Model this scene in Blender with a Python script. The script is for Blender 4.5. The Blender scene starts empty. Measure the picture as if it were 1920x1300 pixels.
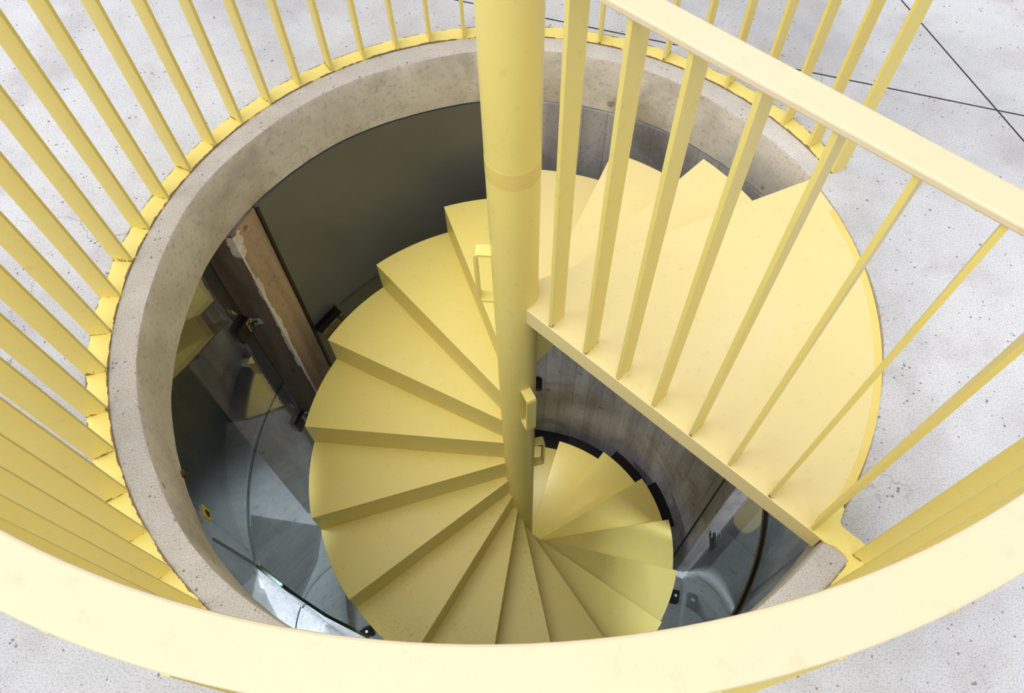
import bpy, bmesh, math, random
from mathutils import Vector, Matrix
random.seed(7)
S = 1.15                       # metres per unit: 1 unit = inner radius of the base ring
C = bpy.context.scene.collection
PI = math.pi
R = math.radians
Q = dict(f=1403.85877, cam=(0.0655732716, -1.09005296, 1.60498335), pp=(1025.60867, 684.35261),
         r=(0.9994488, 0.02234837, 0.024549), u=(-0.0314227, 0.87541138, 0.48235622),
         w=(0.01071061, 0.48286174, -0.8756311))

# ------------------------------------------------------------------ helpers
def P(x, y, z): return Vector((x*S, y*S, z*S))
def pol(r, a): return (r*math.cos(a), r*math.sin(a))

def mk(name, bm, mats, parent=None, smooth=False, bevel=0):
    me = bpy.data.meshes.new(name)
    bmesh.ops.recalc_face_normals(bm, faces=bm.faces)
    bm.to_mesh(me); bm.free()
    if not isinstance(mats, (list, tuple)): mats = [mats]
    for m in mats: me.materials.append(m)
    if smooth:
        for p in me.polygons: p.use_smooth = True
        try: me.set_sharp_from_angle(angle=R(35))
        except Exception: pass
    o = bpy.data.objects.new(name, me); C.objects.link(o)
    if parent:
        o.parent = parent
        o.matrix_parent_inverse = Matrix.Translation(-parent.location)
    if bevel:
        b = o.modifiers.new('bevel', 'BEVEL'); b.width = bevel*S; b.segments = 2; b.limit_method = 'ANGLE'; b.angle_limit = R(40)
    return o

def empty(name, loc, label, cat, group=None):
    o = bpy.data.objects.new(name, None); C.objects.link(o); o.location = loc
    o.empty_display_size = .1
    o['label'] = label; o['category'] = cat
    if group: o['group'] = group
    return o
def struct(o, label=None):
    o['kind'] = 'structure'
    if label: o['label'] = label
    return o

def sector(bm, r0, r1, a0, a1, z0, z1, n=None, mi=0, c=(0, 0), closed=False):
    """solid annular sector, angles in radians"""
    if n is None: n = max(2, int(abs(a1-a0)/R(2.0)))
    rings = []
    m = n if closed else n+1
    for i in range(m):
        a = a0+(a1-a0)*i/n
        x0, y0 = pol(r0, a); x1, y1 = pol(r1, a)
        rings.append([bm.verts.new(P(c[0]+x0, c[1]+y0, z0)), bm.verts.new(P(c[0]+x1, c[1]+y1, z0)),
                      bm.verts.new(P(c[0]+x1, c[1]+y1, z1)), bm.verts.new(P(c[0]+x0, c[1]+y0, z1))])
    for i in range(n):
        A = rings[i]; B = rings[(i+1) % m]
        for j in range(4):
            f = bm.faces.new((A[j], B[j], B[(j+1) % 4], A[(j+1) % 4])); f.material_index = mi
    if not closed:
        bm.faces.new(rings[0]); bm.faces.new(list(reversed(rings[-1])))
    return bm

def prism(bm, pts, z0, z1, mi=0):
    lo = [bm.verts.new(P(x, y, z0)) for x, y in pts]; hi = [bm.verts.new(P(x, y, z1)) for x, y in pts]
    bm.faces.new(lo).material_index = mi; bm.faces.new(list(reversed(hi))).material_index = mi
    for i in range(len(pts)):
        j = (i+1) % len(pts)
        bm.faces.new((lo[i], lo[j], hi[j], hi[i])).material_index = mi
    return bm

def obox(bm, c, ex, ey, ez, hx, hy, hz, mi=0):
    """oriented box: centre and unit axes, half sizes in units"""
    c = Vector(c); ex = Vector(ex).normalized(); ey = Vector(ey).normalized(); ez = Vector(ez).normalized()
    v = []
    for sx, sy, sz in ((-1,-1,-1),(1,-1,-1),(1,1,-1),(-1,1,-1),(-1,-1,1),(1,-1,1),(1,1,1),(-1,1,1)):
        v.append(bm.verts.new((c+ex*hx*sx+ey*hy*sy+ez*hz*sz)*S))
    for f in ((0,1,2,3),(7,6,5,4),(0,4,5,1),(1,5,6,2),(2,6,7,3),(3,7,4,0)):
        bm.faces.new([v[i] for i in f]).material_index = mi
    return bm

def cyl(bm, r, z0, z1, n=48, c=(0, 0), mi=0):
    prism(bm, [(c[0]+r*math.cos(2*PI*i/n), c[1]+r*math.sin(2*PI*i/n)) for i in range(n)], z0, z1, mi); return bm

# ------------------------------------------------------------------ materials
def newmat(name):
    m = bpy.data.materials.new(name); m.use_nodes = True
    nt = m.node_tree; b = nt.nodes['Principled BSDF']
    return m, nt, b
def nd(nt, t, **k):
    n = nt.nodes.new(t)
    for a, v in k.items(): setattr(n, a, v)
    return n
def lk(nt, a, b): nt.links.new(a, b)
def ramp(nt, fac, stops):
    r = nd(nt, 'ShaderNodeValToRGB'); e = r.color_ramp.elements
    while len(e) > 1: e.remove(e[-1])
    e[0].position = stops[0][0]; e[0].color = (*stops[0][1], 1)
    for p, c in stops[1:]:
        x = e.new(p); x.color = (*c, 1)
    if fac is not None: lk(nt, fac, r.inputs[0])
    return r
def noise(nt, vec, scale, detail=4, rough=.55, dist=0):
    n = nd(nt, 'ShaderNodeTexNoise'); n.inputs['Scale'].default_value = scale; n.inputs['Detail'].default_value = detail
    n.inputs['Roughness'].default_value = rough; n.inputs['Distortion'].default_value = dist
    if vec is not None: lk(nt, vec, n.inputs['Vector'])
    return n
def mathn(nt, op, a, b=None, clamp=False):
    n = nd(nt, 'ShaderNodeMath', operation=op, use_clamp=clamp)
    for i, v in enumerate((a, b)):
        if v is None: continue
        if isinstance(v, (int, float)): n.inputs[i].default_value = v
        else: lk(nt, v, n.inputs[i])
    return n.outputs[0]
def mix(nt, fac, a, b, mode='MIX'):
    n = nd(nt, 'ShaderNodeMix', data_type='RGBA', blend_type=mode)
    for sock, v in ((n.inputs[0], fac), (n.inputs[6], a), (n.inputs[7], b)):
        if isinstance(v, (int, float)): sock.default_value = v
        elif isinstance(v, tuple): sock.default_value = (*v, 1)
        else: lk(nt, v, sock)
    return n.outputs[2]
def worldpos(nt):
    return nd(nt, 'ShaderNodeNewGeometry').outputs['Position']
def bump(nt, b, h, strength=.2, dist=.01):
    n = nd(nt, 'ShaderNodeBump'); n.inputs['Strength'].default_value = strength; n.inputs['Distance'].default_value = dist
    lk(nt, h, n.inputs['Height']); lk(nt, n.outputs[0], b.inputs['Normal'])

YEL = (.85, .705, .205)
YEL_LIT = (.79, .665, .43)  # handrail yellow with the pale bleaching of bright highlights put into the colour
def mat_yellow(name, rust=None, worn=False, base=YEL):
    m, nt, b = newmat(name); pos = worldpos(nt)
    n1 = noise(nt, pos, 2.2, 3); n2 = noise(nt, pos, 35, 4)
    col = ramp(nt, n1.outputs[0], [(.3, tuple(x*.96 for x in base)), (.5, base), (.72, (base[0]*1.01, base[1]*1.02, base[2]*1.13))]).outputs[0]
    d = ramp(nt, n2.outputs[0], [(.26, (.86, .84, .78)), (.4, (1, 1, 1))]).outputs[0]
    col = mix(nt, .5, col, d, 'MULTIPLY')
    if rust == 'ring':        # rust creeping out of the edges of the base plate
        sx = nd(nt, 'ShaderNodeSeparateXYZ'); lk(nt, pos, sx.inputs[0])
        rr = mathn(nt, 'SQRT', mathn(nt, 'ADD', mathn(nt, 'MULTIPLY', sx.outputs[0], sx.outputs[0]), mathn(nt, 'MULTIPLY', sx.outputs[1], sx.outputs[1])))
        e = mathn(nt, 'MINIMUM', mathn(nt, 'ABSOLUTE', mathn(nt, 'SUBTRACT', rr, 1.0*S)), mathn(nt, 'ABSOLUTE', mathn(nt, 'SUBTRACT', rr, 1.05*S)))
        n3 = noise(nt, pos, 14, 5, .7)
        f = mathn(nt, 'LESS_THAN', e, mathn(nt, 'MULTIPLY', mathn(nt, 'SUBTRACT', n3.outputs[0], .44), .03))
        col = mix(nt, mathn(nt, 'MULTIPLY', f, .85), col, (.12, .05, .025))
    if rust == 'foot':        # rust at the weld of each bar
        sx = nd(nt, 'ShaderNodeSeparateXYZ'); lk(nt, pos, sx.inputs[0])
        n3 = noise(nt, pos, 30, 4, .7)
        f = mathn(nt, 'LESS_THAN', sx.outputs[2], mathn(nt, 'ADD', .004, mathn(nt, 'MULTIPLY', mathn(nt, 'SUBTRACT', n3.outputs[0], .48), .09)))
        col = mix(nt, mathn(nt, 'MULTIPLY', f, .8), col, (.11, .05, .022))
    if worn:
        n4 = noise(nt, pos, 55, 6, .75, 1.5); n5 = noise(nt, pos, 2.6, 2)
        f = mathn(nt, 'MULTIPLY', ramp(nt, n4.outputs[0], [(.56, (0, 0, 0)), (.64, (1, 1, 1))]).outputs[0],
                  ramp(nt, n5.outputs[0], [(.42, (0, 0, 0)), (.6, (1, 1, 1))]).outputs[0])
        col = mix(nt, mathn(nt, 'MULTIPLY', f, .55), col, (.22, .16, .05))
    lk(nt, col, b.inputs['Base Color'])
    b.inputs['Roughness'].default_value = .38
    b.inputs['Specular IOR Level'].default_value = .5
    bump(nt, b, noise(nt, pos, 90, 3).outputs[0], .05, .004)
    return m
M_Y = mat_yellow('yellow_paint'); M_YR = mat_yellow('yellow_paint_rusty_edges', 'ring'); M_YF = mat_yellow('yellow_paint_rusty_foot', 'foot')
M_YP = mat_yellow('yellow_paint_highlit', base=YEL_LIT); M_YL = mat_yellow('yellow_paint_lit', base=(.81, .675, .31))  # paler copies of the yellow, highlight desaturation painted in
M_YW = mat_yellow('yellow_paint_scuffed', None, True)

def simple(name, col, rough=.5, metal=0, spec=.5, nz=None, amt=.2):
    m, nt, b = newmat(name); pos = worldpos(nt)
    if nz:
        n = noise(nt, pos, nz, 4, .6)
        c = ramp(nt, n.outputs[0], [(.3, tuple(x*(1-amt) for x in col)), (.7, tuple(min(1, x*(1+amt)) for x in col))]).outputs[0]
        lk(nt, c, b.inputs['Base Color'])
    else: b.inputs['Base Color'].default_value = (*col, 1)
    b.inputs['Roughness'].default_value = rough; b.inputs['Metallic'].default_value = metal
    b.inputs['Specular IOR Level'].default_value = spec
    return m

def mat_deck(name, base=(.585, .585, .612), joints=True, pink=.40):
    m, nt, b = newmat(name); pos = worldpos(nt)
    big = noise(nt, pos, 1.1, 5, .6, .4); mid = noise(nt, pos, 5, 6, .65); fine = noise(nt, pos, 230, 4, .8)
    col = ramp(nt, big.outputs[0], [(.30, tuple(x*.74 for x in base)), (.48, base), (.66, tuple(min(1, x*1.18) for x in base))]).outputs[0]
    st = ramp(nt, mid.outputs[0], [(.48, (0, 0, 0)), (.68, (1, 1, 1))]).outputs[0]
    col = mix(nt, mathn(nt, 'MULTIPLY', st, pink), col, (.42, .37, .36))
    fr = ramp(nt, fine.outputs[0], [(.36, (.42, .42, .44)), (.50, (1, 1, 1))]).outputs[0]
    col = mix(nt, .85, col, fr, 'MULTIPLY')
    v = nd(nt, 'ShaderNodeTexVoronoi'); v.inputs['Scale'].default_value = 52; lk(nt, pos, v.inputs['Vector'])
    wn = noise(nt, pos, 23, 2)
    th = mathn(nt, 'MULTIPLY', mathn(nt, 'SUBTRACT', wn.outputs[0], .39), .80)
    pit = mathn(nt, 'LESS_THAN', v.outputs['Distance'], th)
    col = mix(nt, mathn(nt, 'MULTIPLY', pit, .72), col, (.13, .12, .12))
    # hairline cracks
    vc = nd(nt, 'ShaderNodeTexVoronoi', feature='DISTANCE_TO_EDGE'); vc.inputs['Scale'].default_value = 2.3
    wv = mix(nt, .12, pos, noise(nt, pos, 3.5, 4).outputs[1]); lk(nt, wv, vc.inputs['Vector'])
    cr = mathn(nt, 'MULTIPLY', mathn(nt, 'LESS_THAN', vc.outputs['Distance'], .0018), ramp(nt, noise(nt, pos, 1.7, 2).outputs[0], [(.5, (0, 0, 0)), (.6, (1, 1, 1))]).outputs[0])
    col = mix(nt, mathn(nt, 'MULTIPLY', cr, .5), col, (.22, .21, .21))
    h = fine.outputs[0]
    if joints:
        sx = nd(nt, 'ShaderNodeSeparateXYZ'); lk(nt, pos, sx.inputs[0])
        for (p, q) in (((1.261, 1.258), (1.496, .611)), ((-.222, 1.165), (1.527, .719))):
            dx, dy = q[0]-p[0], q[1]-p[1]; L = math.hypot(dx, dy); nx, ny = -dy/L, dx/L; c = -(nx*p[0]+ny*p[1])*S
            d = mathn(nt, 'ABSOLUTE', mathn(nt, 'ADD', mathn(nt, 'ADD', mathn(nt, 'MULTIPLY', sx.outputs[0], nx), mathn(nt, 'MULTIPLY', sx.outputs[1], ny)), c))
            col = mix(nt, mathn(nt, 'LESS_THAN', d, .0036), col, (.035, .035, .038))
    lk(nt, col, b.inputs['Base Color']); b.inputs['Roughness'].default_value = .85; b.inputs['Specular IOR Level'].default_value = .25
    bump(nt, b, h, .25, .003)
    return m
M_DECK = mat_deck('terrace_concrete')
M_KERB = mat_deck('kerb_concrete', (.60, .57, .555), False, .30)

def mat_conc(name, lo, mid, hi, vert=0, boards=0, stain=.4, stc=(.12, .10, .08)):
    m, nt, b = newmat(name); pos = worldpos(nt)
    mp = nd(nt, 'ShaderNodeMapping'); lk(nt, pos, mp.inputs[0])
    mp.inputs['Scale'].default_value = (1, 1, .12 if vert else 1)
    n1 = noise(nt, mp.outputs[0], 7 if vert else 4, 6, .62, .5); n2 = noise(nt, pos, 3, 5, .6, .8); n3 = noise(nt, pos, 60, 4, .7)
    col = ramp(nt, n1.outputs[0], [(.32, lo), (.5, mid), (.7, hi)]).outputs[0]
    f = ramp(nt, n2.outputs[0], [(.54, (0, 0, 0)), (.68, (1, 1, 1))]).outputs[0]
    col = mix(nt, mathn(nt, 'MULTIPLY', f, stain), col, stc)
    col = mix(nt, .55, col, ramp(nt, n3.outputs[0], [(.33, (.45, .45, .45)), (.46, (1, 1, 1))]).outputs[0], 'MULTIPLY')
    v = nd(nt, 'ShaderNodeTexVoronoi'); v.inputs['Scale'].default_value = 9; lk(nt, pos, v.inputs['Vector'])
    col = mix(nt, mathn(nt, 'MULTIPLY', mathn(nt, 'LESS_THAN', v.outputs['Distance'], mathn(nt, 'MULTIPLY', mathn(nt, 'SUBTRACT', noise(nt, pos, 8, 3).outputs[0], .46), .9)), .6), col, tuple(x*.35 for x in lo))
    if boards:
        sx = nd(nt, 'ShaderNodeSeparateXYZ'); lk(nt, pos, sx.inputs[0])
        a = mathn(nt, 'ARCTAN2', sx.outputs[1], sx.outputs[0])
        t = mathn(nt, 'MULTIPLY', a, boards); fr = mathn(nt, 'FRACT', t)
        wn = nd(nt, 'ShaderNodeTexWhiteNoise', noise_dimensions='1D'); lk(nt, mathn(nt, 'FLOOR', t), wn.inputs['W'])
        col = mix(nt, .55, col, ramp(nt, wn.outputs[0], [(0, (.72, .72, .72)), (1, (1.15, 1.15, 1.15))]).outputs[0], 'MULTIPLY')
        col = mix(nt, mathn(nt, 'MULTIPLY', mathn(nt, 'LESS_THAN', fr, .03), .6), col, tuple(x*.4 for x in lo))
    lk(nt, col, b.inputs['Base Color']); b.inputs['Roughness'].default_value = .7; b.inputs['Specular IOR Level'].default_value = .3
    bump(nt, b, n3.outputs[0], .25, .006)
    return m
M_RIM = mat_conc('rim_concrete', (.50, .455, .40), (.62, .575, .52), (.72, .675, .62), stain=.42, stc=(.27, .23, .19))
M_BOARD = mat_conc('board_marked_concrete', (.27, .255, .265), (.38, .365, .38), (.49, .475, .495), vert=1, boards=11, stain=.45)
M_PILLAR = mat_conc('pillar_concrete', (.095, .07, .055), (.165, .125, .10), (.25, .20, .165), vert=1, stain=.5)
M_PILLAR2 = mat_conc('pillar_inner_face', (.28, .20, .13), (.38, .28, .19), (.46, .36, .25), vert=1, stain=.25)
M_CHIP = mat_conc('broken_concrete', (.50, .44, .40), (.68, .62, .57), (.78, .73, .69), stain=.2)
M_LFLOOR = mat_conc('lower_floor_concrete', (.36, .39, .42), (.46, .49, .52), (.56, .59, .62), stain=.25, stc=(.25, .28, .31))
M_LWALL = mat_conc('lower_wall_concrete', (.10, .10, .10), (.14, .14, .14), (.18, .18, .18), vert=1)
M_PANEL = simple('dark_steel_panel', (.095, .103, .103), .36, 0, .5, 1.5, .12)
M_BLACK = simple('black_steel', (.006, .005, .006), .4, 0, .3)
M_RUBBER = simple('black_rubber', (.012, .012, .013), .6, 0, .3)
M_STEEL = simple('polished_steel', (.62, .62, .62), .18, 1)
M_PATCH = simple('dark_grey_patch', (.07, .07, .078), .95, 0, .1, 160, .35)
M_RUST = simple('rusty_iron', (.10, .045, .03), .85, 0, .2, 60, .5)
M_STICK = simple('yellow_sticker', (.80, .58, .03), .4)
M_GREY = simple('grey_metal', (.10, .105, .11), .4, .6)

def mat_moss():
    m, nt, b = newmat('mossy_paint'); pos = worldpos(nt)
    n = noise(nt, pos, 28, 5, .7)
    c = ramp(nt, n.outputs[0], [(.38, (.05, .05, .02)), (.52, (.26, .22, .05)), (.7, (.42, .34, .08))]).outputs[0]
    lk(nt, c, b.inputs['Base Color']); b.inputs['Roughness'].default_value = .8
    return m
M_MOSS = mat_moss()

def mat_glass(name, tint=(.90, .935, .925), ior=1.52, boost=0.0):
    m = bpy.data.materials.new(name); m.use_nodes = True; nt = m.node_tree
    for n in list(nt.nodes): nt.nodes.remove(n)
    out = nd(nt, 'ShaderNodeOutputMaterial'); tr = nd(nt, 'ShaderNodeBsdfTransparent'); gl = nd(nt, 'ShaderNodeBsdfGlossy')
    tr.inputs[0].default_value = (*tint, 1); gl.inputs['Roughness'].default_value = 0.0
    geo = nd(nt, 'ShaderNodeNewGeometry'); dt = nd(nt, 'ShaderNodeVectorMath', operation='DOT_PRODUCT')
    lk(nt, geo.outputs['Normal'], dt.inputs[0]); lk(nt, geo.outputs['Incoming'], dt.inputs[1])
    mx = nd(nt, 'ShaderNodeMixShader'); f0 = ((ior-1)/(ior+1))**2
    g = mathn(nt, 'POWER', mathn(nt, 'SUBTRACT', 1.0, mathn(nt, 'ABSOLUTE', dt.outputs['Value'])), 5.0)
    f = mathn(nt, 'ADD', mathn(nt, 'MULTIPLY', g, 1-f0), f0+boost, True)      # Schlick reflectance, same from both sides
    lk(nt, f, mx.inputs[0]); lk(nt, tr.outputs[0], mx.inputs[1]); lk(nt, gl.outputs[0], mx.inputs[2]); lk(nt, mx.outputs[0], out.inputs[0])
    return m
M_GLASS = mat_glass('clear_glass', boost=.23)
M_GEDGE = mat_glass('green_glass_edge', (.35, .5, .45))

# ------------------------------------------------------------------ setting: terrace
R_H = .936        # radius of the hole
Z_S = -.207       # underside of the slab
Z_F = -2.96       # lower floor
bm = bmesh.new(); sector(bm, 1.0, 7.5, 0, 2*PI, Z_S, 0, 120, closed=True)
struct(mk('floor', bm, M_DECK), 'pale speckled concrete terrace around the stair opening')
# kerb ring: flush top of pale concrete, inner face of beige concrete, slightly rounded arris
bm = bmesh.new()
prof = [(1.0, Z_S, 1), (1.0, 0, 0), (R_H+.010, 0, 0), (R_H+.003, -.003, 0), (R_H, -.010, 1), (R_H-.001, -.1, 1), (R_H, Z_S+.006, 1), (R_H+.006, Z_S, 1)]
n = 180; rows = []
for i in range(n):
    a = 2*PI*i/n; row = []
    for j, (r, z, _) in enumerate(prof):
        w = 0
        if 2 <= j <= 6: w = .0035*math.sin(5*a+.6)+.0025*math.sin(11*a+2)+random.uniform(-.0007, .0007)
        x, y = pol(r+w, a); row.append(bm.verts.new(P(x, y, z)))
    rows.append(row)
for i in range(n):
    A, B = rows[i], rows[(i+1) % n]
    for j in range(len(prof)):
        k = (j+1) % len(prof)
        f = bm.faces.new((A[j], A[k], B[k], B[j])); f.material_index = 1 if j > 2 else (2 if (i*2 < 27 or i*2 >= 319) else 0)
kerb = struct(mk('trim_1', bm, [M_KERB, M_RIM, M_DECK], smooth=True), 'pale concrete kerb ring with beige inner face around the stair well')

# ------------------------------------------------------------------ setting: lower storey
bm = bmesh.new(); sector(bm, .0001, 7.5, 0, 2*PI, Z_F-.1, Z_F, 96, closed=True)
lf = struct(mk('floor', bm, M_LFLOOR), 'blue grey concrete floor of the storey below')
bm = bmesh.new(); sector(bm, .932, 1.12, R(1.5), R(93), Z_F, Z_S, 60)
struct(mk('wall_right', bm, M_BOARD, smooth=True), 'curved grey board marked concrete wall behind the lower treads')
bm = bmesh.new(); sector(bm, .925, .9315, R(6.6), R(7.0), Z_F, Z_S-.002, 2)
struct(mk('trim_2', bm, M_BLACK))
wb_ = bmesh.new(); sector(wb_, .93, .97, R(93.2), R(152.3), -.935, Z_S-.001, 40)
wb = struct(mk('wall_back', wb_, M_PANEL, smooth=True), 'curved dark grey green steel panel under the kerb')
bm = bmesh.new(); sector(bm, .936, .97, R(93.2), R(152.3), Z_F, -.944, 40)
mk('lower_panel', bm, M_PANEL, wb, smooth=True)
bm = bmesh.new(); sector(bm, .926, .932, R(93.2), R(143), -.943, -.936, 40)
mk('seam_strip', bm, M_GREY, wb)
bm = bmesh.new(); sector(bm, .895, .929, R(144.3), R(151.8), -.945, -.938, 8); sector(bm, .924, .9295, R(144.3), R(151.8), -.945, -.915, 8)
g = mk('floor_guide', bm, M_BLACK, wb)
bm = bmesh.new(); sector(bm, .892, .8965, R(144.3), R(151.8), -.985, -.938, 8)
mk('guide_face', bm, M_MOSS, g)
bm = bmesh.new(); sector(bm, .925, .931, R(151.9), R(152.5), Z_F, Z_S-.002, 2)
mk('seal', bm, M_BLACK, wb)

# pillar on the left: light inner face, dark flank running outwards, broken arris
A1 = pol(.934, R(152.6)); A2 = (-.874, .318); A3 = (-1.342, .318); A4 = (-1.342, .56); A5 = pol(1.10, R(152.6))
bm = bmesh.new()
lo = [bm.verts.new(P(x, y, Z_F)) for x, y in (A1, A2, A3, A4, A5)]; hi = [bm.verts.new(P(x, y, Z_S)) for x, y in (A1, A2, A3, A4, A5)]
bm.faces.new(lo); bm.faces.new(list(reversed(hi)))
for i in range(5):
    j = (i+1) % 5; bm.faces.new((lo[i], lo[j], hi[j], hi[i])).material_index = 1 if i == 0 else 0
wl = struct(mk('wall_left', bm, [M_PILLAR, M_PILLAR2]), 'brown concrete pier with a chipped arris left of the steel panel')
bm = bmesh.new(); rows = []
z = Z_S-.004; k = 0; wk = [.8, .5]
while z > -1.75:
    amp = .034*(1+(z+.3)*2) if z > -.31 else (.003 if z > -.44 else (.017 if z > -1.02 else .006))
    wk = [min(1.1, max(.45, wk[0]+random.uniform(-.22, .22))), min(.8, max(.25, wk[1]+random.uniform(-.18, .18)))]; wa = amp*wk[0]; wb2 = amp*wk[1]; d = random.uniform(.002, .009)
    ax, ay = A1[0]-A2[0], A1[1]-A2[1]; L = math.hypot(ax, ay); ax /= L; ay /= L
    rows.append([bm.verts.new(P(A2[0]+ax*wa, A2[1]+ay*wa, z)), bm.verts.new(P(A2[0]+ax*wa*.4+.003+d*.5, A2[1]+ay*wa*.4-.003, z+random.uniform(-.008, .008))),
                 bm.verts.new(P(A2[0]+.002, A2[1]-.004-d*.4, z)), bm.verts.new(P(A2[0]-wb2, A2[1]-.0015, z))])
    z -= random.uniform(.006, .013)
for a, b in zip(rows, rows[1:]):
    for j in range(3): bm.faces.new((a[j], a[j+1], b[j+1], b[j]))
o = mk('chipped_edge', bm, M_CHIP, wl); o['label'] = 'broken white arris'

# unseen outer wall added to keep side light off the lower storey
bm = bmesh.new(); sector(bm, 2.6, 2.8, R(-80), R(222), Z_F, Z_S, 60)
struct(mk('wall_light_block', bm, M_LWALL))

# ------------------------------------------------------------------ setting: glazing of the lower storey
GC = (-.035, 0); GR = 1.005; ZJ = -1.17
def pane(name, a0, a1, z0, z1, label=None):
    b = bmesh.new(); sector(b, GR, GR+.009, R(a0), R(a1), z0, z1, max(4, int((a1-a0)/2)), c=GC)
    return struct(mk(name, b, M_GLASS, smooth=True), label)
def strip(name, parent, a0, a1, z0, z1, m, dr=(0, .009)):
    b = bmesh.new(); sector(b, GR+dr[0], GR+dr[1], R(a0), R(a1), z0, z1, max(2, int((a1-a0)/2)), c=GC)
    return mk(name, b, m, parent, smooth=True)
w1 = pane('window_1', 161.7, 232, ZJ+.006, Z_S-.002, 'curved glass pane on the left under the kerb')
w2 = pane('window_2', 232.3, 358.6, ZJ+.006, Z_S-.002, 'curved glass pane in front and on the right under the kerb')
w3 = pane('window_3', 161.7, 204.5, Z_F+.002, ZJ-.004, 'lower curved glass pane beside the brown pier')
w4 = pane('window_4', 262, 358.6, Z_F+.002, ZJ-.012, 'lower curved glass pane on the right')
strip('silicone_joint', w3, 161.7, 204.5, ZJ-.004, ZJ+.004, M_GEDGE)
strip('silicone_joint', w4, 262, 358.6, ZJ-.016, ZJ+.005, M_BLACK, (-.006, .012))
strip('steel_trim', w4, 262, 358.6, ZJ-.002, ZJ+.004, M_STEEL, (-.013, -.007))
strip('edge_seal', w1, 161.4, 161.7, ZJ, Z_S-.002, M_BLACK); strip('edge_seal', w3, 161.4, 161.7, Z_F, ZJ, M_GREY)
def bracket(parent, a, z, flat=1):
    x, y = pol(GR-.012, R(a)); x += GC[0]; y += GC[1]
    er = Vector((math.cos(R(a)), math.sin(R(a)), 0)); et = Vector((-er.y, er.x, 0))
    b = bmesh.new(); obox(b, (x, y, z), er, et, (0, 0, 1), .008, .036, .040)
    o = mk('bracket', b, M_BLACK, parent, bevel=.003)
    b = bmesh.new(); obox(b, Vector((x, y, z))-er*.0095-et*.034*flat+Vector((0, 0, .004)), er, et, (0, 0, 1), .003, .022, .03)
    mk('plate', b, M_STEEL, o, bevel=.002)
    b = bmesh.new(); obox(b, Vector((x, y, z))-er*.013-et*.034*flat, er, et, (0, 0, 1), .003, .006, .006)
    mk('bolt', b, M_BLACK, o)
for wz, zz in ((w1, -.69), (w3, -1.46)):
    b = bmesh.new(); obox(b, (-.952, .3158, zz), (1, 0, .25), (0, 1, 0), (-.25, 0, 1), .026, .002, .018); o = mk('fixing_plate', b, M_STEEL, wz, bevel=.001)
    b = bmesh.new(); obox(b, (-.950, .3130, zz), (1, 0, 0), (0, 1, 0), (0, 0, 1), .005, .001, .006); mk('screw', b, M_BLACK, o)
bracket(w1, 163.5, -.70); bracket(w3, 163.8, -1.47); bracket(w4, 357.5, -2.06, -1)
# yellow sticker with a black hand mark on the left pane
a = R(203); x, y = pol(GR-.004, a); x += GC[0]; er = Vector((math.cos(a), math.sin(a), 0)); et = Vector((-er.y, er.x, 0))
b = bmesh.new(); obox(b, (x, y, -.69), er, et, (0, 0, 1), .0015, .020, .030); stk = mk('sticker', b, M_STICK, w1)
b = bmesh.new()
for dz, dt, h, w in ((-.016, 0, .014, .014), (.006, -.011, .012, .003), (.010, -.003, .016, .003), (.008, .005, .014, .003), (-.004, .016, .010, .003)):
    obox(b, Vector((x, y, -.69+dz*.6))-er*.0024+et*dt*.6, er, et, (0, 0, 1), .0008, w*.6, h*.6)
mk('hand_mark', b, M_BLACK, stk)
# open pivot door leaf, gently curved
leaf = [(-1.127, -.340), (-1.035, -.387), (-.945, -.434), (-.811, -.520), (-.665, -.602), (-.484, -.681), (-.36, -.722)]
b = bmesh.new(); rows = []
for i, (x, y) in enumerate(leaf):
    x2, y2 = leaf[min(i+1, len(leaf)-1)]; x1, y1 = leaf[max(i-1, 0)]
    t = Vector((x2-x1, y2-y1, 0)).normalized(); nn = Vector((-t.y, t.x, 0))*.0045
    rows.append([b.verts.new(P(x+nn.x, y+nn.y, Z_F+.02)), b.verts.new(P(x-nn.x, y-nn.y, Z_F+.02)), b.verts.new(P(x-nn.x, y-nn.y, ZJ-.008)), b.verts.new(P(x+nn.x, y+nn.y, ZJ-.008))])
for p, q in zip(rows, rows[1:]):
    for j in range(4): b.faces.new((p[j], p[(j+1) % 4], q[(j+1) % 4], q[j]))
b.faces.new(rows[0]); b.faces.new(list(reversed(rows[-1])))
door = struct(mk('door_1', b, M_GLASS, smooth=True), 'open curved glass door leaf at the lower left')
b = bmesh.new(); obox(b, (-.945, -.432, (Z_F+ZJ)/2), (1, 0, 0), (0, 1, 0), (0, 0, 1), .006, .006, (ZJ-Z_F)/2-.02)
mk('pivot_rod', b, M_GREY, door)
b = bmesh.new()
for (x, y), (x2, y2) in zip(leaf, leaf[1:]):
    t = Vector((x2-x, y2-y, 0)); obox(b, ((x+x2)/2, (y+y2)/2, ZJ-.005), t, (-t.y, t.x, 0), (0, 0, 1), t.length/2, .0055, .004)
mk('top_edge', b, M_GEDGE, door)
# floor clamps and floor inlays of the glazing
for (x, y, a) in ((-.868, -.385, 25), (.913, -.135, 80)):
    d = Vector((math.cos(R(a)), math.sin(R(a)), 0)); b = bmesh.new(); obox(b, (x, y, Z_F+.035), d, (-d.y, d.x, 0), (0, 0, 1), .034, .022, .036)
    o = mk('floor_clamp', b, M_RUBBER, lf, bevel=.004)
    b = bmesh.new(); obox(b, (x, y, Z_F+.072), d, (-d.y, d.x, 0), (0, 0, 1), .007, .007, .002); mk('screw', b, M_STEEL, o)
b = bmesh.new(); sector(b, .30, .308, R(-75), R(75), Z_F, Z_F+.003, 40, c=(.93, -.28)); mk('door_track', b, M_BLACK, lf)
b = bmesh.new(); sector(b, .42, .427, R(95), R(215), Z_F, Z_F+.003, 40, c=(-.87, -.33)); mk('door_track', b, M_BLACK, lf)

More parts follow.
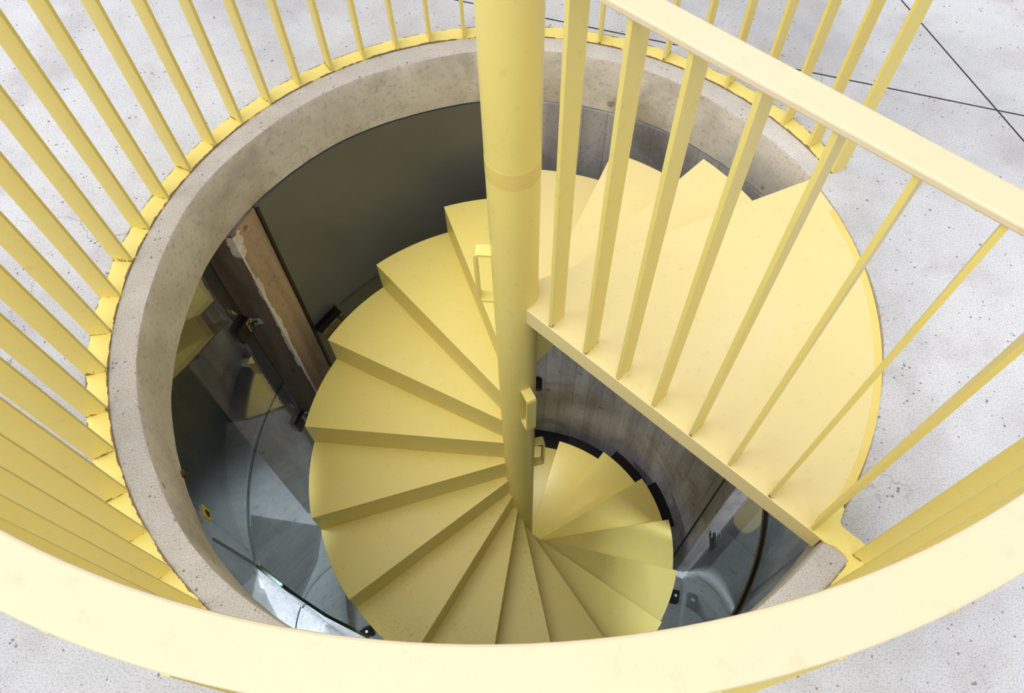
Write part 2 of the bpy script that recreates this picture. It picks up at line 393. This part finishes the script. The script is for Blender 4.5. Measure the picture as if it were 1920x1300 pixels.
# small rusty lug under the kerb
b = bmesh.new(); x, y = pol(.93, R(208.5)); obox(b, (x, y, Z_S+.012), (x, y, 0), (-y, x, 0), (0, 0, 1), .006, .008, .009); mk('rusty_lug', b, M_RUST, kerb)

# flat dark grey patch laid on the lower floor, stands in for a likely shadow
b = bmesh.new(); prism(b, [(-1.69, .295), (-1.24, .235), (-1.232, .03), (-1.29, -.19), (-1.45, -.125), (-1.60, -.06)], Z_F, Z_F+.008)
o = mk('floor_patch', b, M_PATCH); o['label'] = 'dark grey patch on the lower floor seen through the left glass'; o['category'] = 'mat'
# black lamp on the curved wall, half behind the column
t = empty('wall_lamp', P(.045, .932, -2.25), 'small black wall lamp on the curved wall right beside the column', 'lamp')
b = bmesh.new(); obox(b, (.045, .905, -2.26), (1, 0, 0), (0, 1, .35), (0, -.35, 1), .042, .030, .05); mk('lamp_housing', b, M_RUBBER, t, bevel=.006)
b = bmesh.new(); obox(b, (.045, .928, -2.25), (1, 0, 0), (0, 1, 0), (0, 0, 1), .03, .004, .05); mk('wall_plate', b, M_GREY, t)

# ------------------------------------------------------------------ spiral staircase
st = empty('spiral_staircase', P(0, 0, Z_F), 'yellow steel spiral staircase winding down round a central column', 'staircase')
RC = .0578
b = bmesh.new(); cyl(b, RC, Z_F, .99, 72); mk('center_column', b, M_Y, st, smooth=True)
b = bmesh.new(); cyl(b, RC+.0005, .452, .497, 72)
o = mk('joint_band', b, simple('deeper_yellow_paint', (.78, .60, .17), .4, 0, .5, 6, .05), st, smooth=True); o['label'] = 'deeper yellow paint band'
RT, H, PH0, DPH, Z1 = .8095, .1494077, R(25.853), .376216995, .0976953
dA = {1: -.45, 8: .52, 9: .46, 14: -.45, 15: -.5, 17: .41, 18: .2, 19: -.5}
NT = 20
ang = [R(27.4)]+[PH0+DPH*k+R(dA.get(k, 0)) for k in range(1, NT+1)]
zt = [0]+[-Z1-H*(k-1) for k in range(1, NT+1)]
def tread_mesh(k):
    b = bmesh.new()
    sector(b, .045, RT, ang[k-1]-R(3), ang[k], zt[k]-.012, zt[k], 16)
    return b
def riser_mesh(a, zlo, zhi, r1):
    b = bmesh.new(); d = Vector((math.cos(a), math.sin(a), 0)); t = Vector((-d.y, d.x, 0))
    c = d*((.045+r1)/2)-t*.0055; c.z = (zlo+zhi)/2
    obox(b, c, d, t, (0, 0, 1), (r1-.045)/2, .005, (zhi-zlo)/2)
    return b
for k in range(1, NT+1):
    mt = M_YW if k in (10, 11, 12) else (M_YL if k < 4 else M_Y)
    o = mk('tread', tread_mesh(k), mt, st, bevel=.0022)
    if k < NT: mk('riser', riser_mesh(ang[k], zt[k+1]-.006, zt[k]-.006, RT-.001), M_Y, o)
    d = Vector((math.cos(ang[k]-R(11.5)), math.sin(ang[k]-R(11.5)), 0)); t = Vector((-d.y, d.x, 0))*.004
    b = bmesh.new(); tri = [(.052, zt[k]-.012), (.20, zt[k]-.012), (.19, zt[k]-.235), (.052, zt[k]-.34)]
    fa = [b.verts.new((d*rr+t+Vector((0, 0, zz)))*S) for rr, zz in tri]; fb = [b.verts.new((d*rr-t+Vector((0, 0, zz)))*S) for rr, zz in tri]
    b.faces.new(fa); b.faces.new(list(reversed(fb)))
    for j in range(4): b.faces.new((fa[j], fa[(j+1) % 4], fb[(j+1) % 4], fb[j]))
    if k < 17: mk('gusset', b, M_Y, o)
    else: b.free()
    if k >= 17:
        b = bmesh.new(); sector(b, RT-.004, .872 if k < NT else .931, ang[k-1]+R(.4 if k < NT else -4), ang[k]-R(3.6 if k < NT else 0), zt[k]-.03, zt[k]-.016, 12)
        mk('side_plate', b, M_BLACK, o)['label'] = 'black steel side plate'
# landing
dF = Vector((math.cos(R(-40.6)), math.sin(R(-40.6)))); nF = Vector((-dF.y, dF.x)); off = -.0185
RL = .932
s1 = math.sqrt(RL*RL-off*off); pe = dF*s1+nF*off; aE = math.atan2(pe.y, pe.x)
pts = [tuple(dF*-.014+nF*off)]+[pol(RL, aE+(R(27.4)-aE)*i/40) for i in range(41)]+[pol(.03, R(60)), pol(.03, R(150))]
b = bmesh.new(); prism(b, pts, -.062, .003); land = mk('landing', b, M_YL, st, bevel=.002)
mk('riser', riser_mesh(R(27.4), zt[1]-.006, -.05, RL-.02), M_Y, land)
b = bmesh.new(); sector(b, .913, .9315, R(-36), R(20), .0027, .0036, 40)
o = mk('edge_band', b, simple('deeper_yellow_edge', (.80, .61, .17), .42, 0, .5, 8, .06), land); o['label'] = 'deeper yellow painted rim'
# grab handles on the column
def handle(a, z0, z1, reach, w=.016):
    d = Vector((math.cos(a), math.sin(a), 0)); t = Vector((-d.y, d.x, 0)); th = .0035
    r0, r1, c = RC-.004, RC+reach, .012
    prof = [(r0, z1), (r1-c, z1), (r1-.3*c, z1-.3*c), (r1, z1-c), (r1, z0+c), (r1-.3*c, z0+.3*c), (r1-c, z0), (r0, z0)]
    inn = [(r0, z1-2*th), (r1-c, z1-2*th), (r1-.3*c-1.4*th, z1-.3*c-1.4*th), (r1-2*th, z1-c), (r1-2*th, z0+c), (r1-.3*c-1.4*th, z0+.3*c+1.4*th), (r1-c, z0+2*th), (r0, z0+2*th)]
    b = bmesh.new(); V = []
    for (ro, zo), (ri, zi) in zip(prof, inn):
        V.append([b.verts.new((d*ro+t*w+Vector((0, 0, zo)))*S), b.verts.new((d*ro-t*w+Vector((0, 0, zo)))*S),
                  b.verts.new((d*ri-t*w+Vector((0, 0, zi)))*S), b.verts.new((d*ri+t*w+Vector((0, 0, zi)))*S)])
    for p, q in zip(V, V[1:]):
        for j in range(4): b.faces.new((p[j], p[(j+1) % 4], q[(j+1) % 4], q[j]))
    b.faces.new(V[0]); b.faces.new(list(reversed(V[-1])))
    return mk('grab_handle', b, M_Y, st)
handle(R(178), -.022, .178, .041); handle(R(-62), -.66, -.44, .043); handle(R(14), -1.21, -1.0, .040)

# ------------------------------------------------------------------ round guard railing
ZR = .95; RI, RO = .9945, 1.049; TH0, DTH = .476199492, .108465754
gr = empty('guard_railing', P(-1.02, 0, 0), 'round yellow guard railing of flat bars ringing the stair opening', 'railing')
aEnd = TH0+DTH*47
b = bmesh.new(); sector(b, 1.0, 1.05, TH0-R(.3), aEnd+R(.6), 0, .004, 180); ring = mk('base_ring', b, M_YR, gr)
# tongue that ties the ring to the corner of the landing
tg = [(.668, -.597), (.700, -.627), (.722, -.637), (.738, -.652), (.7455, -.667), (.735, -.684), (.775, -.715), (.822, -.669), (.780, -.6215), (.752, -.598), (.7435, -.588), (.743, -.578), (.757, -.55), (.74, -.52)]
b = bmesh.new(); prism(b, tg, 0, .0045); mk('tie_plate', b, M_Y, gr)
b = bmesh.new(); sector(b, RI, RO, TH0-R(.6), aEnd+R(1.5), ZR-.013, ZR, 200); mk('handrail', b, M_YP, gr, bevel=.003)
HB = ZR-.013
bb = bmesh.new(); obox(bb, (1.025, 0, HB/2+.002), (1, 0, 0), (0, 1, 0), (0, 0, 1), .025, .0045, HB/2)
first = mk('baluster', bb, M_YF)
base_me = first.data
for k in range(48):
    o = first if k == 0 else first.copy()
    if k: C.objects.link(o)
    o.parent = gr; o.matrix_parent_inverse = Matrix.Translation(-gr.location)
    o.rotation_euler = (0, 0, TH0+DTH*k)

# ------------------------------------------------------------------ straight railing of the landing
sr = empty('landing_railing', P(.35, -.32, .003), 'straight yellow railing along the open edge of the landing', 'railing')
n3 = Vector((nF.x, nF.y, 0)); d3 = Vector((dF.x, dF.y, 0))
def rail_pt(s, o, z): return d3*s+n3*(off+o)+Vector((0, 0, z))
b = bmesh.new()
sA, sB = .045, .985; zA, zB = .945, .966
V = []
for s, zz in ((sA, zA), (sB, zB)):
    V.append([b.verts.new(rail_pt(s, o, zz+dz)*S) for o, dz in ((-.002, -.013), (.052, -.013), (.052, 0), (-.002, 0))])
for j in range(4): b.faces.new((V[0][j], V[0][(j+1) % 4], V[1][(j+1) % 4], V[1][j]))
b.faces.new(V[0]); b.faces.new(list(reversed(V[1])))
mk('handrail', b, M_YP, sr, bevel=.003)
bases = [(.091, -.098), (.176, -.173), (.256, -.240), (.337, -.313), (.425, -.382), (.510, -.452), (.594, -.526), (.678, -.598)]
for (x, y) in bases:
    s = Vector((x, y)).dot(dF); zz = zA+(zB-zA)*(s-sA)/(sB-sA)-.012
    b = bmesh.new(); c = rail_pt(s, .0265, (zz+.003)/2)
    obox(b, c, n3, d3, (0, 0, 1), .0245, .0045, (zz-.003)/2)
    mk('baluster', b, M_YF, sr)

# ------------------------------------------------------------------ light
w = bpy.data.worlds.new('overcast'); bpy.context.scene.world = w; w.use_nodes = True
nt = w.node_tree; bg = nt.nodes['Background']
tc = nd(nt, 'ShaderNodeTexCoord'); sx = nd(nt, 'ShaderNodeSeparateXYZ'); lk(nt, tc.outputs['Generated'], sx.inputs[0])
rp = ramp(nt, mathn(nt, 'ADD', mathn(nt, 'MULTIPLY', sx.outputs[2], .5), .5), [(.45, (.25, .25, .26)), (.52, (.62, .64, .67)), (.75, (.95, .97, 1.01)), (1, (1.42, 1.45, 1.50))])
vd = nd(nt, 'ShaderNodeVectorMath', operation='DOT_PRODUCT'); lk(nt, tc.outputs['Generated'], vd.inputs[0]); vd.inputs[1].default_value = (-.74, -.64, .2)
gain = mathn(nt, 'ADD', .80, mathn(nt, 'MULTIPLY', mathn(nt, 'MAXIMUM', vd.outputs['Value'], 0.0), 1.15))
vm = nd(nt, 'ShaderNodeVectorMath', operation='SCALE'); lk(nt, rp.outputs[0], vm.inputs[0]); lk(nt, gain, vm.inputs['Scale'])
lk(nt, vm.outputs[0], bg.inputs[0]); bg.inputs[1].default_value = .84
sd = bpy.data.lights.new('sun', 'SUN'); sd.energy = 1.55; sd.angle = R(55); sd.color = (1, .97, .92)
so = bpy.data.objects.new('sun', sd); C.objects.link(so)
so.rotation_euler = Vector((.30, .16, -1)).to_track_quat('-Z', 'Y').to_euler()
# unseen spots added to brighten the lower storey, then the wall lamp's bulb
def spot(name, p, aim, e, ang_, blend=.6, size=.15, col=(.90, .96, 1)):
    ld = bpy.data.lights.new(name, 'SPOT'); ld.energy = e; ld.spot_size = R(ang_); ld.spot_blend = blend; ld.shadow_soft_size = size; ld.color = col
    o = bpy.data.objects.new(name, ld); C.objects.link(o); o.location = P(*p)
    o.rotation_euler = (P(*aim)-o.location).to_track_quat('-Z', 'Y').to_euler()
spot('fill_spot', (-1.2, -.2, Z_S-.05), (-1.15, -.15, -3), 520, 46)
spot('fill_spot', (-.80, -1.5, Z_S-.05), (-.75, -.42, -3), 380, 40)
spot('fill_spot', (1.5, -.3, Z_S-.05), (1.3, -.2, -3), 380, 55)
spot('wall_fill_spot', (.75, -1.08, -1.88), (.33, .8, -1.93), 105, 42, .7, .1, (.90, .93, 1))  # added spot without a fixture, brightens the curved wall
spot('wall_lamp_bulb', (.09, .76, -2.26), (.40, .15, -2.9), 11, 140, .8, .04, (1, .98, .92))

# ------------------------------------------------------------------ camera
cd = bpy.data.cameras.new('camera'); cam = bpy.data.objects.new('camera', cd); C.objects.link(cam)
cd.sensor_fit = 'HORIZONTAL'; cd.sensor_width = 36; cd.lens = Q['f']/1920*36
cd.shift_x = (960-Q['pp'][0])/1920; cd.shift_y = (Q['pp'][1]-650)/1920
r, u, wv = Vector(Q['r']), Vector(Q['u']), Vector(Q['w'])
m = Matrix(((r.x, u.x, -wv.x, 0), (r.y, u.y, -wv.y, 0), (r.z, u.z, -wv.z, 0), (0, 0, 0, 1)))
m.translation = Vector(Q['cam'])*S
cam.matrix_world = m; cd.clip_start = .02
sc = bpy.context.scene; sc.camera = cam
sc.view_settings.view_transform = 'Standard'; sc.view_settings.look = 'None'; sc.view_settings.gamma = 1
sc.view_settings.exposure = -0.10; sc.view_settings.use_curve_mapping = False
sc.cycles.max_bounces = 14; sc.cycles.diffuse_bounces = 8; sc.cycles.glossy_bounces = 6; sc.cycles.transparent_max_bounces = 16
